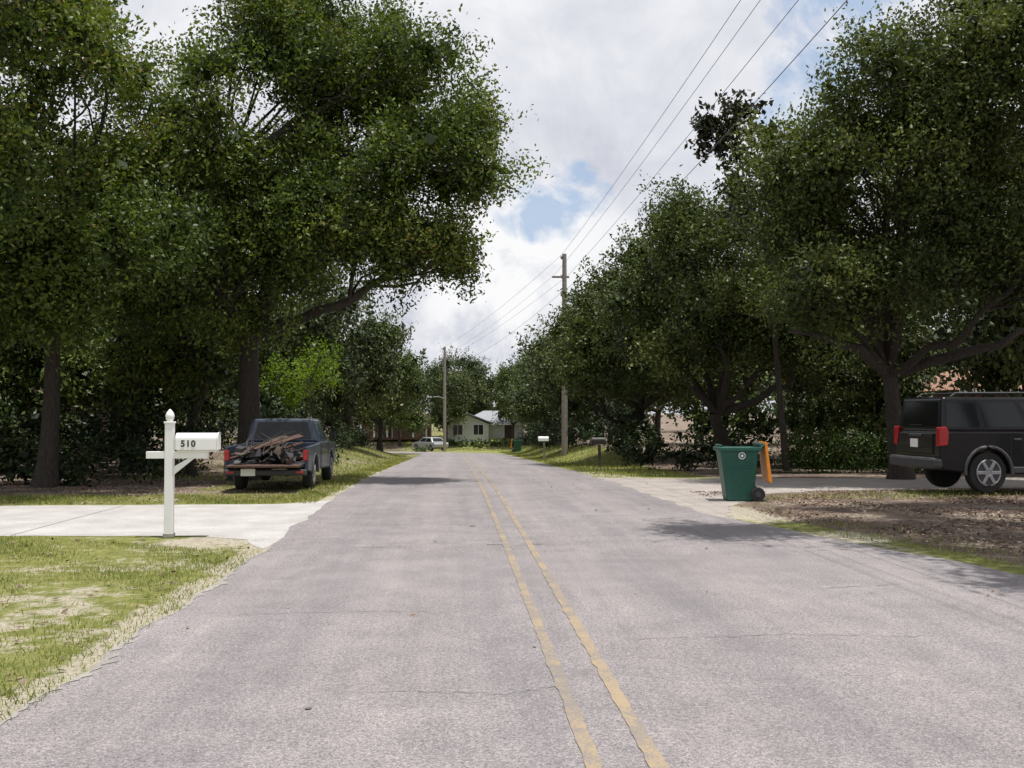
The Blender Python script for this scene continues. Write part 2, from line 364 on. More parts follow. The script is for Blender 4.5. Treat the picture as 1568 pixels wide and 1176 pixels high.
# ---------------------------------------------------------------- grass
def blades(name,regions,material=M_grass):
    acc=Acc()
    for (x0,x1,y0,y1,n,h,cond) in regions:
        x=rng.uniform(x0,x1,n); y=rng.uniform(y0,y1,n)
        pat=np.sin(x*1.7+1.3*np.sin(y*.9))*np.cos(y*1.3+x*.6)+.5*np.sin(x*4.1+y*3.3)
        bare=1.2*np.exp(-((x+5.5)/1.8)**2-((y-7.4)/1.1)**2)+.9*np.exp(-((x+4.0)/1.0)**2-((y-6.3)/.5)**2)+.6*np.exp(-((x+3.2)/.5)**2-((y-9.2)/.8)**2)
        keep=(rng.random(n)<np.clip(.70+.55*pat-bare,.04,1))&cond(x,y); x=x[keep];y=y[keep];pat=pat[keep]; n=len(x)
        z=gz(x,y)-.005
        a=rng.uniform(0,2*math.pi,n); w=h*.10*rng.uniform(.7,1.3,n); hh=h*rng.uniform(.35,1.2,n)
        lx=rng.normal(0,.45,n)*hh; ly=rng.normal(0,.45,n)*hh
        dx=np.cos(a)*w;dy=np.sin(a)*w
        V=np.stack([np.stack([x-dx,y-dy,z],-1),np.stack([x+dx,y+dy,z],-1),np.stack([x+dx*.3+lx,y+dy*.3+ly,z+hh],-1),np.stack([x-dx*.3+lx,y-dy*.3+ly,z+hh],-1)],1).reshape(-1,3)
        acc.add(V,np.arange(4*n).reshape(-1,4),0,np.clip(.46-.2*pat+rng.normal(0,.22,n),0,1))
    return acc.build(name,[material])
dl=lambda x,y:(x<left_edge(y)+.03-.28*rng.random(len(x))**2*(1+np.sin(y*5))) & ~((y>12.2)&(y<13.9)&(x>-2.6-(y-12.2)*2))&(y<13.75)
blades('grass',[(-9,-2.2,3.5,13.7,105000,.04,dl),
  (-14,-2.2,18.7,21.0,24000,.06,lambda x,y:(x<-2.5)),
  (-3.2,-2.3,21,60,16000,.08,lambda x,y:(x<-2.4)),
  (-9,-3.2,27,75,22000,.10,lambda x,y:x<-3),
  (4.05,7,28.5,95,26000,.10,lambda x,y:x>4.1),
  (4.6,7.2,10.5,20.3,9000,.05,lambda x,y:(x>right_edge(y)+.2)&(x<right_edge(y)+.4+rng.random(len(x))*1.5)&((x>5.3)|(y<15))),
  (5.3,12,19.0,22,3500,.08,lambda x,y:(y<19.5+(x-5)*.4)),
  (-30,12,108,125,26000,.2,lambda x,y:x>-40)])
acc=Acc(); n=40000
x=rng.uniform(4.9,15,n); y=rng.uniform(8,21.5,n); k=(x>right_edge(y)+.05+rng.random(n)**2*1.0)&(rng.random(n)<(.15+.85*sstep((x-right_edge(y)-.3)/1.2))*(.5+.5*np.sin(x*1.9+2*np.sin(y*1.1)))); x=x[k];y=y[k]
x2=rng.uniform(-9,-2.4,2600); y2=rng.uniform(4,13.4,2600); k=(rng.random(2600)<.3); x2=x2[k];y2=y2[k]
x3=rng.uniform(-14,-2.6,9000); y3=rng.uniform(19,30,9000)
x4=rng.uniform(-2.2,5,200); y4=rng.uniform(7,30,200); kk=rng.random(200)<np.abs(x4-.78)/6; x4=x4[kk]; y4=y4[kk]
x=np.concatenate([x,x2,x3,x4]);y=np.concatenate([y,y2,y3,y4])
P=np.stack([x,y,gz(x,y)+.018],-1); n=len(P)
a=unit(rng.normal(size=(n,3))*np.array([1,1,.2])); nn=unit(rng.normal(size=(n,3))*.35+np.array([0,0,1])); b_=unit(np.cross(nn,a)); l=rng.uniform(.015,.04,n)[:,None]
V=np.stack([P-a*l,P+b_*l*.5,P+a*l,P-b_*l*.5],1).reshape(-1,3)
acc.add(V,np.arange(4*n).reshape(-1,4),0,rng.random(n)); acc.build('fallen_leaves',[M_litter])
# ---------------------------------------------------------------- trees
zz=lambda x,y: float(gz(x,y))
tree('live_oak_tree',(-5.55,27.5,zz(-5.5,27.5)),.34,(-5.3,27.3,3.6),[
 ((-5.6,27,8.9),(3.4,4.2,3.6),38),((-2.7,26.5,8.6),(2.4,3,2.7),27),((-.2,26,8.3),(1.4,1.8,1.3),13),
 ((-.9,26,5.7),(1.2,1.5,1.1),11),((-3.3,27,11.6),(2.3,3,1.7),20),((-1.6,26.3,10.4),(1.3,2,1.0),8),((-5.8,25.5,5.0),(3.0,2.6,1.4),22),((-3.4,25.6,6.2),(1.6,1.6,1.2),11)],size=.12,dens=106)
tree('live_oak_tree',(-9.4,24.2,0),.22,(-9.1,24,4.2),[
 ((-9.2,23,8.4),(3.6,3.8,4.0),42),((-7.2,22.2,5.2),(2.4,1.6,1.4),13),((-10.5,22.5,4.3),(2.8,2.4,1.5),20)],size=.12,dens=98)
tree('live_oak_tree',(-11.5,19.5,0),.24,(-11,19.4,4.5),[
 ((-8.4,18.4,9.8),(2.4,2.4,2.4),17),((-9.4,18.8,6.2),(1.9,1.8,1.6),12)],size=.115,dens=100)
tree('oak_sapling',(-7.3,29.5,zz(-7.3,29.5)),.13,(-7.2,29.4,3),[((-7.6,29,4.2),(2.3,1.8,1.9),17)],size=.13,dens=85)
tree('crape_myrtle_tree',(-4.9,35.5,zz(-4.9,35.5)),.06,(-4.8,35.5,1.3),[((-4.9,35.3,2.9),(1.6,1.1,1.5),15)],leaf=M_bright,size=.12,dens=60,cr=(.3,.65),core=0)
tree('live_oak_tree',(11.8,26.5,0),.26,(11.3,26,2.6),[
 ((10.6,24.6,6.7),(3.2,3.2,2.7),34),((13.8,23.5,9.4),(3.4,3.4,3.8),46),((13.0,22.5,5.1),(3.0,1.6,1.0),12),((9.9,24,4.6),(2.8,2.0,.9),11),
 ((8.6,24.8,7.7),(1.4,2,1.5),14),((10.7,24,9.2),(1.9,2,1.6),18)],leaf=M_oakgrey,size=.12,dens=100,extra_limbs=[((8.2,24.6,3.6),.15),((14.8,25,3.8),.17),((9.6,25.4,4.4),.12)])
# tree standing right of the frame whose crown shades the right verge
tree('live_oak_tree',(16.6,12.0,0),.34,(15.6,12.2,5.2),[
 ((10.4,13.8,9.9),(4.0,4.8,.8),25),((12.4,16.6,9.9),(2.6,2.4,1.5),16),((7.6,12.4,9.6),(1.5,2.4,.5),8),((5.2,12.9,9.4),(.8,.6,.3),5),((7.6,9.3,9.4),(1.2,1.5,.5),9)],leaf=M_oakgrey,size=.13,dens=84,core=34)
tree('live_oak_tree',(9.2,34,zz(9.2,34)),.26,(8.7,33.4,1.6),[
 ((9.2,32.5,6.3),(3.3,3.4,2.7),38),((7.2,31.8,4.2),(1.7,2.2,1.1),10),((10.6,32.0,4.1),(2.8,1.8,.9),11),((7.0,32.5,7.3),(1.0,1.6,1.0),6),((6.4,34,5.0),(1.2,1.5,1.4),8)],leaf=M_oakgrey,size=.135,dens=84,extra_limbs=[((6.6,32.4,3.4),.15),((11.2,32.3,3.6),.15),((5.9,33.5,3.8),.12)])
tree('magnolia_tree',(10.3,31.2,0),.10,(9.2,29.6,6.4),[
 ((7.7,28.2,9.7),(.9,.8,1.4),14),((8.5,28.3,7.9),(1.3,1.2,1.2),12)],leaf=M_dark,size=.2,dens=80,cr=(.25,.5),L=9,spray=.13,core=8)
tree('live_oak_tree',(8.3,43,zz(8.3,43)),.26,(7.9,42.6,1.8),[
 ((8.6,42,5.3),(3.6,4,3.0),38),((5.7,42.5,4.8),(1.7,2.6,2.2),24),((7.2,39,6.4),(1.8,1.6,2.0),12),((5.6,41,3.1),(1.7,2.2,.8),8),((9.4,40.6,3.3),(2.8,2.0,.8),9)],leaf=M_oakgrey,size=.155,dens=66,extra_limbs=[((6.2,41.4,3.0),.14),((10.5,40.6,3.4),.14)])
gen=[]
for s in range(3):
    me=tree('oak_crown_mesh',(0,0,0),.26,(.3*rng.normal(),.3*rng.normal(),1.9),[((0,0,4.9),(3.6,3.6,2.6),31),((rng.normal(),rng.normal(),3.0),(3.1,3.1,.9),12)],
        leaf=[M_oakfar,M_oakgreyfar,M_oakgreyfar][s],size=.20,dens=38,cr=(.8,1.3),link=False,spray=.24,twigs=0)
    gen.append(me)
def inst(x,y,s=1,sz=None,k=None,dz=-.1,name='oak_tree'):
    me=gen[(k if k is not None else random.randrange(3))]
    o=bpy.data.objects.new(name,me); o.location=(x,y,zz(x,y)+dz); o.rotation_euler=(0,0,random.uniform(0,6.28))
    o.scale=(s,s,sz or s); scene.collection.objects.link(o)
for (x,y,s,szz) in [(-7.9,46,1.0,1.2),(-5.8,56,.95,1.2),(-4.8,67,.85,.98),(-5.6,79,.85,.95),(-13,40,1.1,1.2),(-10.6,34,.9,1.1),(-19,34,1.2,1.35),(-15,50,1.2,1.2),
   (-26,34,1.2,1.3),(-22,50,1.3,1.4),(-33,40,1.3,1.4),(-17,27,.95,1.15),(-23,27,1.1,1.3),(-12,62,1.1,1.1),(-13,76,1.1,1.1),(-30,54,1.4,1.5),(-14.5,31,.8,.9),
   (8.1,56,1.05,1.05),(7.8,67,1.0,1.1),(8.0,78,1.0,1.05),(8.8,90,1.05,1.1),(13,50,1.2,1.3),(14.5,38,1.1,1.2),(20,52,1.3,1.4),(30,34,1.2,1.4),(17.5,30,1.1,1.35),(22,31,1.0,1.5),
   (34,46,1.4,1.5),(26,56,1.3,1.5),(15,62,1.2,1.3),(15,76,1.2,1.3),(14,92,1.2,1.2),
   (-.8,113,.8,1.3),(6.4,112,.85,1.3),(-6.5,127,1.2,1.3),(1,132,1.4,1.4),(10,118,1.2,1.3),(9.5,106,.95,1.1),(-12,130,1.3,1.3),(-19,130,1.3,1.3),(-28,126,1.3,1.3),(16,128,1.4,1.4),(-12.5,111,.9,1.2),(-5.8,112.5,.7,1.35),(-22,112,1.1,1.1),(-14,94,1.0,1.1)]:
    inst(x,y,s,szz)
acc=Acc()
for ang in np.linspace(-75,75,100):
    R=rng.uniform(150,185); t=math.radians(ang); x=R*math.sin(t); y=R*math.cos(t)
    for _ in range(3):
        c=np.array([x+rng.normal()*4,y+rng.normal()*3,zz(x,y)+rng.uniform(1.5,9.5)])
        clump(acc,c,rng.uniform(3,4.6),.85,2.2,tb=rng.uniform(.2,.6),mi=0,L=12,spray=.9,core=6)
for sgn in (-1,1):
    for yv in np.arange(8,150,5.0):
        x=sgn*rng.uniform(42,58)
        for _ in range(4):
            c=np.array([x+rng.normal()*3,yv+rng.normal()*3,zz(x,yv)+rng.uniform(.5,9)])
            clump(acc,c,rng.uniform(2.6,4.0),.65,2.5,tb=rng.uniform(.1,.5),mi=0,L=12,spray=.7,core=6)
acc.build('distant_trees',[M_oakfar])
def shrubs(name,items,leaf,size=.1,dens=110):
    acc=Acc()
    for (x,y,z,r) in items: clump(acc,np.array([x,y,zz(x,y)+z]),r,size,dens,tb=rng.uniform(.1,.6),mi=0,spray=.13,flat=.85,core=14)
    return acc.build(name,[leaf])
it=[(x+rng.normal()*.3,29.5+rng.normal()*.8,rng.uniform(.3,1.6),rng.uniform(.6,1.0)) for x in np.arange(-24,-6.4,.55)]
it+=[(x+rng.normal()*.3,33.0+rng.normal()*.8,rng.uniform(.5,3.2),rng.uniform(.8,1.3)) for x in np.arange(-12.5,-7,.45)]
it+=[(x+rng.normal()*.3,33.0+rng.normal()*.8,rng.uniform(.4,1.3),rng.uniform(.8,1.1)) for x in np.arange(-24,-12.5,.6)]
it+=[(x+rng.normal()*.3,25.5+rng.normal()*.6,rng.uniform(.2,.9),rng.uniform(.4,.8)) for x in np.arange(-16,-6.8,.55)]
shrubs('shrubs',it,M_hedge,size=.14,dens=55)
it=[(-6.2+rng.normal()*.6,y,rng.uniform(.3,1.2),rng.uniform(.5,.9)) for y in np.arange(36,72,1.6)]
it+=[(-5.9+rng.normal()*.6,37+rng.normal(),rng.uniform(.3,2),.7) for _ in range(9)]
shrubs('shrubs',it,M_hedge,size=.14,dens=55)
it=[(x,31.2+rng.normal()*.08,z,.5) for x in np.arange(10.4,24,.33) for z in (.3,.62,.95)]
shrubs('clipped_hedge',it,M_clip,size=.09,dens=100)
it=[(x,35+rng.normal()*.5,rng.uniform(.3,.8),rng.uniform(.5,.75)) for x in np.arange(6.2,11,.42)]
it+=[(7.0+rng.normal()*.5,y,rng.uniform(.3,1.4),rng.uniform(.5,.9)) for y in np.arange(37,95,1.2)]
it+=[(8.2+rng.normal()*.5,y,rng.uniform(1,2.6),rng.uniform(.8,1.2)) for y in np.arange(46,95,1.6)]
shrubs('shrubs',it,M_hedge,size=.14,dens=52)
it=[(x+rng.normal()*.5,38+rng.normal(),rng.uniform(.5,2.4),rng.uniform(.8,1.3)) for x in np.arange(9,18.5,.7)]
shrubs('undergrowth',it,M_oakfar,size=.2,dens=36)
it=[(x,112.5+rng.normal()*.4,.3,.7) for x in np.arange(-3.5,8,.7)]
it+=[(-3.4+rng.normal()*.4,97+rng.normal(),.2,.4) for _ in range(4)]
shrubs('hedge',it,M_clip,size=.2,dens=35)
# ---------------------------------------------------------------- object helpers
def link(o,parent=None):
    scene.collection.objects.link(o)
    if parent: o.parent=parent
    return o
def empty(name,loc,rz=0):
    o=bpy.data.objects.new(name,None); o.location=loc; o.rotation_euler=(0,0,rz); scene.collection.objects.link(o); o.empty_display_size=.3; return o
def finish(me,name,material,parent,bev,seg=2):
    me.materials.append(material); o=bpy.data.objects.new(name,me); link(o,parent)
    if bev:
        m=o.modifiers.new('b','BEVEL'); m.width=bev; m.segments=seg; m.limit_method='ANGLE'; m.angle_limit=math.radians(35)
    return o
def box(name,c,s,material,parent=None,bev=.01,rot=(0,0,0),taper=None):
    x,y,z=[v/2 for v in s]; tx,ty=taper or (1,1)
    V=[(-x,-y,-z),(x,-y,-z),(x,y,-z),(-x,y,-z),(-x*tx,-y*ty,z),(x*tx,-y*ty,z),(x*tx,y*ty,z),(-x*tx,y*ty,z)]
    Fc=[(3,2,1,0),(4,5,6,7),(0,1,5,4),(1,2,6,5),(2,3,7,6),(3,0,4,7)]
    me=bpy.data.meshes.new(name); me.from_pydata(V,[],Fc); o=finish(me,name,material,parent,bev)
    o.location=c; o.rotation_euler=rot; return o
def prism(name,pts,y0,y1,material,parent=None,bev=.03,axis='y'):
    n=len(pts)
    f=(lambda p,d:(p[0],d,p[1])) if axis=='y' else (lambda p,d:(d,p[0],p[1]))
    V=[f(p,y0) for p in pts]+[f(p,y1) for p in pts]
    Fc=[tuple(range(n)),tuple(range(2*n-1,n-1,-1))]+[(i,i+n,(i+1)%n+n,(i+1)%n) for i in range(n)]
    me=bpy.data.meshes.new(name); me.from_pydata(V,[],Fc)
    bm=bmesh.new(); bm.from_mesh(me); bmesh.ops.recalc_face_normals(bm,faces=bm.faces[:]); bm.to_mesh(me); bm.free()
    return finish(me,name,material,parent,bev)
def quadpanel(name,P,th,material,parent,bev=0):
    P=[Vector(p) for p in P]; n=(P[1]-P[0]).cross(P[3]-P[0]).normalized()
    V=P+[p+n*th for p in P]
    Fc=[(3,2,1,0),(4,5,6,7),(0,1,5,4),(1,2,6,5),(2,3,7,6),(3,0,4,7)]
    me=bpy.data.meshes.new(name); me.from_pydata([tuple(v) for v in V],[],Fc); return finish(me,name,material,parent,bev)
def cyl(name,c,r,h,material,parent=None,axis='z',k=28,r2=None,bev=0):
    r2=r if r2 is None else r2
    V=[(r*math.cos(2*math.pi*i/k),r*math.sin(2*math.pi*i/k),-h/2) for i in range(k)]+[(r2*math.cos(2*math.pi*i/k),r2*math.sin(2*math.pi*i/k),h/2) for i in range(k)]
    Fc=[tuple(range(k-1,-1,-1)),tuple(range(k,2*k))]+[(i,(i+1)%k,(i+1)%k+k,i+k) for i in range(k)]
    me=bpy.data.meshes.new(name); me.from_pydata(V,[],Fc)
    for p in me.polygons: p.use_smooth=len(p.vertices)==4
    o=finish(me,name,material,parent,bev); o.location=c
    if axis=='y': o.rotation_euler=(math.pi/2,0,0)
    if axis=='x': o.rotation_euler=(0,math.pi/2,0)
    return o
def tubeobj(name,path,rad,material,parent=None,k=8):
    if isinstance(rad,(int,float)): rad=[rad]*len(path)
    V,Fc=tube(path,rad,k); o=make_quads(name,V,Fc,[material],smooth=True)
    if parent: o.parent=parent
    return o
def arcpts(cx,cz,r,a0,a1,n=12): return [(cx+r*math.cos(math.radians(a)),cz+r*math.sin(math.radians(a))) for a in np.linspace(a0,a1,n)]
def wheel(par,x,y,r,side,w=.23):
    cyl('tire',(x,y,r),r,w,M_rubber,par,'y',36,bev=.035)
    cyl('rim',(x,y+side*(w/2-.01),r),r*.64,.05,M_trim,par,'y',30)
    cyl('rim_ring',(x,y+side*(w/2+.012),r),r*.22,.03,M_chrome,par,'y',20)
    for i in range(6):
        a=i*math.pi/3
        box('spoke',(x+math.cos(a)*r*.38,y+side*(w/2+.018),r+math.sin(a)*r*.38),(r*.5,.03,r*.17),M_chrome,par,.008,rot=(0,-a,0))
    acc_=[(x+math.cos(a)*r*.63,y+side*(w/2+.012),r+math.sin(a)*r*.63) for a in np.linspace(0,2*math.pi,25)]
    tubeobj('rim_lip',acc_,.016,M_chrome,par,6)
def greenhouse(par,b0,b1,hb,zb,r0,r1,hr,zr,paint,glass,windows):
    V=[(b0,-hb,zb),(b1,-hb,zb),(b1,hb,zb),(b0,hb,zb),(r0,-hr,zr),(r1,-hr,zr),(r1,hr,zr),(r0,hr,zr)]
    Fc=[(3,2,1,0),(4,5,6,7),(0,1,5,4),(1,2,6,5),(2,3,7,6),(3,0,4,7)]
    me=bpy.data.meshes.new('cabin'); me.from_pydata(V,[],Fc); finish(me,'cabin',paint,par,.06,3)
    def side(u,v,s):
        xb=b0+(b1-b0)*u; xr=r0+(r1-r0)*u; y=hb+(hr-hb)*v
        return (xb+(xr-xb)*v,s*y,zb+(zr-zb)*v)
    for s in (-1,1):
        for (u0,u1,v0,v1) in windows:
            P=[side(u0,v0,s),side(u1,v0,s),side(u1,v1,s),side(u0,v1,s)]
            if s>0: P=P[::-1]
            quadpanel('side_window',P,.006,glass,par)
    def end(u,v,e):
        xb,xr=(b0,r0) if e==0 else (b1,r1)
        y=(hb+(hr-hb)*v)*(2*u-1); return (xb+(xr-xb)*v,y,zb+(zr-zb)*v)
    P=[end(.1,.16,0),end(.9,.16,0),end(.9,.86,0),end(.1,.86,0)][::-1]; quadpanel('rear_window',P,.006,M_glass,par)
    P=[end(.08,.1,1),end(.92,.1,1),end(.92,.9,1),end(.08,.9,1)]; quadpanel('windshield',P,.006,glass,par)
# ---------------------------------------------------------------- SUV
def suv():
    p=empty('parked_suv',(9.6,19.75,0),math.radians(3)); p.scale=(1.05,1.0,1.09)
    q=p
    body=[(.05,.42),(.0,.55),(.0,1.0),(.03,1.13),(3.25,1.12),(4.2,1.04),(4.47,.95),(4.5,.45),(4.12,.36)]+arcpts(3.62,.38,.44,0,180)+[(3.1,.34),(1.45,.34)]+arcpts(.96,.38,.44,0,180)+[(.45,.38)]
    prism('lower_body',body,-.92,.92,M_carblack,q,.04)
    greenhouse(q,.04,3.2,.9,1.11,.12,2.6,.79,1.76,M_carblack,M_glass,[(.03,.25,.15,.82),(.29,.55,.15,.84),(.59,.86,.15,.84)])
    for s in (-1,1):
        for x in (.96,3.62):
            wheel(q,x,s*.80,.375,s)
            V=arcpts(x,.38,.47,-5,185,16); tubeobj('wheel_arch_flare',[(a,s*.93,b) for a,b in V],.035,M_trim,q,6)
        tl=[(-.025,.86),(-.02,1.20),(.12,1.22),(.17,1.12),(.15,.88)]
        prism('tail_lamp',tl,.80 if s>0 else -.942,.942 if s>0 else -.80,M_red,q,.012)
        for xx in (1.42,2.32,3.1): box('door_seam',(xx,s*.921,.78),(.012,.006,.62),M_rubber,q,0)
        for xx in (2.1,3.0): box('door_handle',(xx-.55,s*.935,.98),(.16,.03,.035),M_trim,q,.01)
        box('sill',(2.3,s*.93,.42),(1.7,.05,.12),M_trim,q,.02)
        tubeobj('roof_rail',[(.35,s*.66,1.76),(.45,s*.66,1.83),(2.2,s*.66,1.84),(2.35,s*.66,1.78)],.018,M_trim,q)
        prism('mirror',[(2.75,1.12),(2.95,1.12),(2.92,1.3),(2.76,1.3)],s*.95,s*1.1,M_carblack,q,.03)
    for xx in (.6,1.25,1.9): tubeobj('rack_bar',[(xx,-.66,1.83),(xx,.66,1.83)],.015,M_trim,q)
    box('rear_bumper',(-.03,0,.55),(.24,1.84,.2),M_trim,q,.05)
    box('tailgate_panel',(-.006,0,.9),(.03,1.35,.38),M_carblack,q,.03)
    box('license_plate',(-.03,.05,.9),(.012,.31,.16),M_white,q,.004)
    box('rear_wiper',(.03,.1,1.24),(.015,.5,.02),M_rubber,q,0)
    box('tailgate_handle',(-.03,0,1.05),(.03,.5,.05),M_trim,q,.01)
    box('front_bumper',(4.48,0,.55),(.2,1.8,.25),M_trim,q,.05)
    box('grille',(4.5,0,.82),(.05,1.0,.18),M_trim,q,.02)
    for s in (-1,1): box('head_lamp',(4.45,s*.72,.84),(.1,.32,.18),M_chrome,q,.03)
    for c in q.children: c.location.y+=.93
suv()
# ---------------------------------------------------------------- pickup
def pickup():
    p=empty('pickup_truck',(-3.95,21.9,zz(-3.9,22)-.02),math.radians(90)); q=p
    cab=[(2.0,.4),(2.0,1.02),(3.55,1.02),(4.75,.95),(4.98,.82),(5.0,.45),(4.65,.38)]+arcpts(4.15,.36,.41,0,180)+[(3.6,.34)]
    prism('cab_lower_body',cab,-.88,.88,M_carblue,q,.05)
    greenhouse(q,2.03,3.75,.85,1.01,2.12,3.1,.69,1.56,M_carblue,M_glassblue,[(.06,.34,.14,.84),(.39,.88,.14,.84)])
    side=[(.0,.48),(.0,.98),(1.96,1.0),(1.96,.4),(1.55,.38)]+arcpts(1.1,.36,.41,0,180)+[(.6,.42)]
    for s in (-1,1):
        prism('bed_side',side,s*.88,s*.80,M_carblue,q,.02)
        wheel(q,1.1,s*.74,.345,s,.2); wheel(q,4.15,s*.76,.345,s,.2)
        box('tail_lamp',(-.01,s*.82,.80),(.04,.10,.22),M_red,q,.012)
        tubeobj('wheel_arch',[(a,s*.885,b) for a,b in arcpts(1.1,.36,.43,0,180,14)],.02,M_trim,q,6)
        prism('mirror',[(3.25,1.05),(3.42,1.05),(3.4,1.24),(3.27,1.24)],s*.92,s*1.07,M_rubber,q,.02)
        box('door_seam',(2.2,s*.882,.72),(.01,.006,.55),M_rubber,q,0); box('door_seam',(3.4,s*.882,.72),(.01,.006,.55),M_rubber,q,0)
        box('door_handle',(2.4,s*.89,.9),(.14,.02,.03),M_trim,q,.005)
        box('head_lamp',(4.96,s*.68,.75),(.08,.3,.16),M_chrome,q,.02)
        box('frame_rail',(1.5,s*.42,.42),(2.9,.09,.14),M_rubber,q,.01)
    box('bed_floor',(.98,0,.58),(1.96,1.58,.06),M_trim,q,.01)
    box('bed_front_wall',(1.93,0,.8),(.05,1.58,.42),M_carblue,q,.01)
    box('lowered_tailgate',(-.24,0,.585),(.46,1.5,.05),M_rust,q,.012)
    box('rear_bumper',(-.06,0,.44),(.16,1.72,.13),M_trim,q,.03)
    box('license_plate',(-.15,.35,.45),(.012,.30,.15),M_white,q,.003)
    box('reflector',(-.15,.72,.45),(.012,.16,.05),M_red,q,.003)
    box('reflector',(-.15,-.72,.45),(.012,.16,.05),M_red,q,.003)
    box('front_bumper',(5.0,0,.5),(.14,1.74,.16),M_trim,q,.03)
    for i in range(26):
        L=random.uniform(.5,1.4)
        box('scrap_board',(random.uniform(.25,1.2),random.uniform(-.55,.55),random.uniform(.66,.98)),(L,random.uniform(.04,.18),random.uniform(.015,.05)),
            random.choice([M_rust,M_wood,M_wood,M_trim]),q,.003,rot=(random.uniform(-.7,.7),random.uniform(-.3,.1),random.uniform(-1.2,1.2)))
    for i in range(18):
        box('scrap_block',(random.uniform(-.1,1.6),random.uniform(-.6,.6),random.uniform(.62,.95)),(random.uniform(.1,.4),random.uniform(.08,.3),random.uniform(.04,.18)),
            random.choice([M_rust,M_wood,M_trim]),q,.006,rot=(random.uniform(-.6,.6),random.uniform(-.6,.6),random.uniform(-1.5,1.5)))
    box('long_board',(.7,.2,.99),(2.0,.2,.03),M_wood,q,.004,rot=(.18,-.17,-.38))
    box('long_board',(.8,-.1,1.06),(1.7,.14,.03),M_rust,q,.004,rot=(.35,-.14,-.5))
    for i in range(26):   # cut branches
        a=np.array([random.uniform(-.35,.4),random.uniform(-.65,.65),random.uniform(.65,.95)]); b=np.array([random.uniform(1.1,1.85),random.uniform(-.65,.65),random.uniform(.85,1.3)])
        m_=(a+b)/2+np.array([random.uniform(-.1,.1),random.uniform(-.15,.15),random.uniform(-.02,.14)])
        r=random.uniform(.008,.03); tubeobj('cut_branch',[a,a*.5+m_*.5+np.array([0,0,.03]),m_,b],[r,r*.9,r*.7,r*.3],M_bark,q,5)
pickup()
# ---------------------------------------------------------------- mailbox 510
def mailbox_main():
    p=empty('mailbox_on_post',(-3.67,13.5,0))
    box('post',(0,0,.72),(.105,.105,1.5),M_white,p,.006)
    box('post_foot',(0,0,.02),(.13,.13,.06),M_edge,p,.01)
    cyl('finial_neck',(0,0,1.485),.035,.04,M_white,p)
    box('post_cap',(0,0,1.475),(.125,.125,.025),M_white,p,.005)
    prof=[(.036,1.49),(.05,1.52),(.058,1.56),(.045,1.60),(.022,1.63),(.002,1.65)]
    V,Fc=tube([(0,0,z) for r,z in prof],[r for r,z in prof],16); o=make_quads('acorn_finial',V,Fc,[M_white],smooth=True); o.parent=p
    box('arm',(.10,0,1.055),(.78,.085,.09),M_white,p,.005)
    prism('brace',[(.053,.80),(.053,.90),(.24,1.01),(.31,1.01)],-.03,.03,M_white,p,.004)
    box('shelf',(.36,0,1.108),(.50,.14,.018),M_white,p,.003)
    pr=[(-.085,1.12),(.085,1.12),(.085,1.255)]+[(.085*math.cos(math.radians(a)),1.255+.085*math.sin(math.radians(a))) for a in range(15,180,15)]+[(-.085,1.255)]
    prism('mailbox_body',pr,.09,.615,M_white,p,.004,axis='x')
    pr2=[(a*1.05,1.115+(b-1.115)*1.03) for a,b in pr]; prism('mailbox_door',pr2,.617,.632,M_white,p,.004,axis='x')
    box('door_latch',(.64,0,1.335),(.02,.03,.03),M_metal,p,.004)
    box('flag',(.5,.092,1.22),(.12,.006,.03),M_red,p,.001)
    cu=bpy.data.curves.new('digits','FONT'); cu.body='510'; cu.size=.115; cu.extrude=.002; cu.space_character=1.15
    cu.offset=.003
    t=bpy.data.objects.new('digits',cu); scene.collection.objects.link(t); t.rotation_euler=(math.pi/2,0,0); t.location=(.16,-.088,1.165)
    bpy.context.view_layer.update()
    dg=bpy.context.evaluated_depsgraph_get(); me=bpy.data.meshes.new_from_object(t.evaluated_get(dg)); me.materials.clear(); me.materials.append(M_black)
    o=bpy.data.objects.new('house_number',me); scene.collection.objects.link(o); o.rotation_euler=t.rotation_euler; o.location=t.location; o.parent=p
    bpy.data.objects.remove(t); 
mailbox_main()
def mailbox_small(x,y,m1,m2,name='mailbox',h=1.0):
    p=empty(name,(x,y,zz(x,y)))
    box('post',(0,0,h/2-.05),(.1,.1,h),m2,p,.005)
    pr=[(-.11,h),(.11,h),(.11,h+.12)]+[(.11*math.cos(math.radians(a)),h+.12+.11*math.sin(math.radians(a))) for a in range(20,180,20)]+[(-.11,h+.12)]
    prism('mailbox_body',pr,-.28,.22,m1,p,.004,axis='x')
    prism('mailbox_door',[(a*1.05,h+(b-h)*1.04) for a,b in pr],-.295,-.282,m1,p,.003,axis='x')
mailbox_small(4.5,51,M_white,M_pole)
mailbox_small(5.35,37.5,M_steel,M_wood,h=.9)
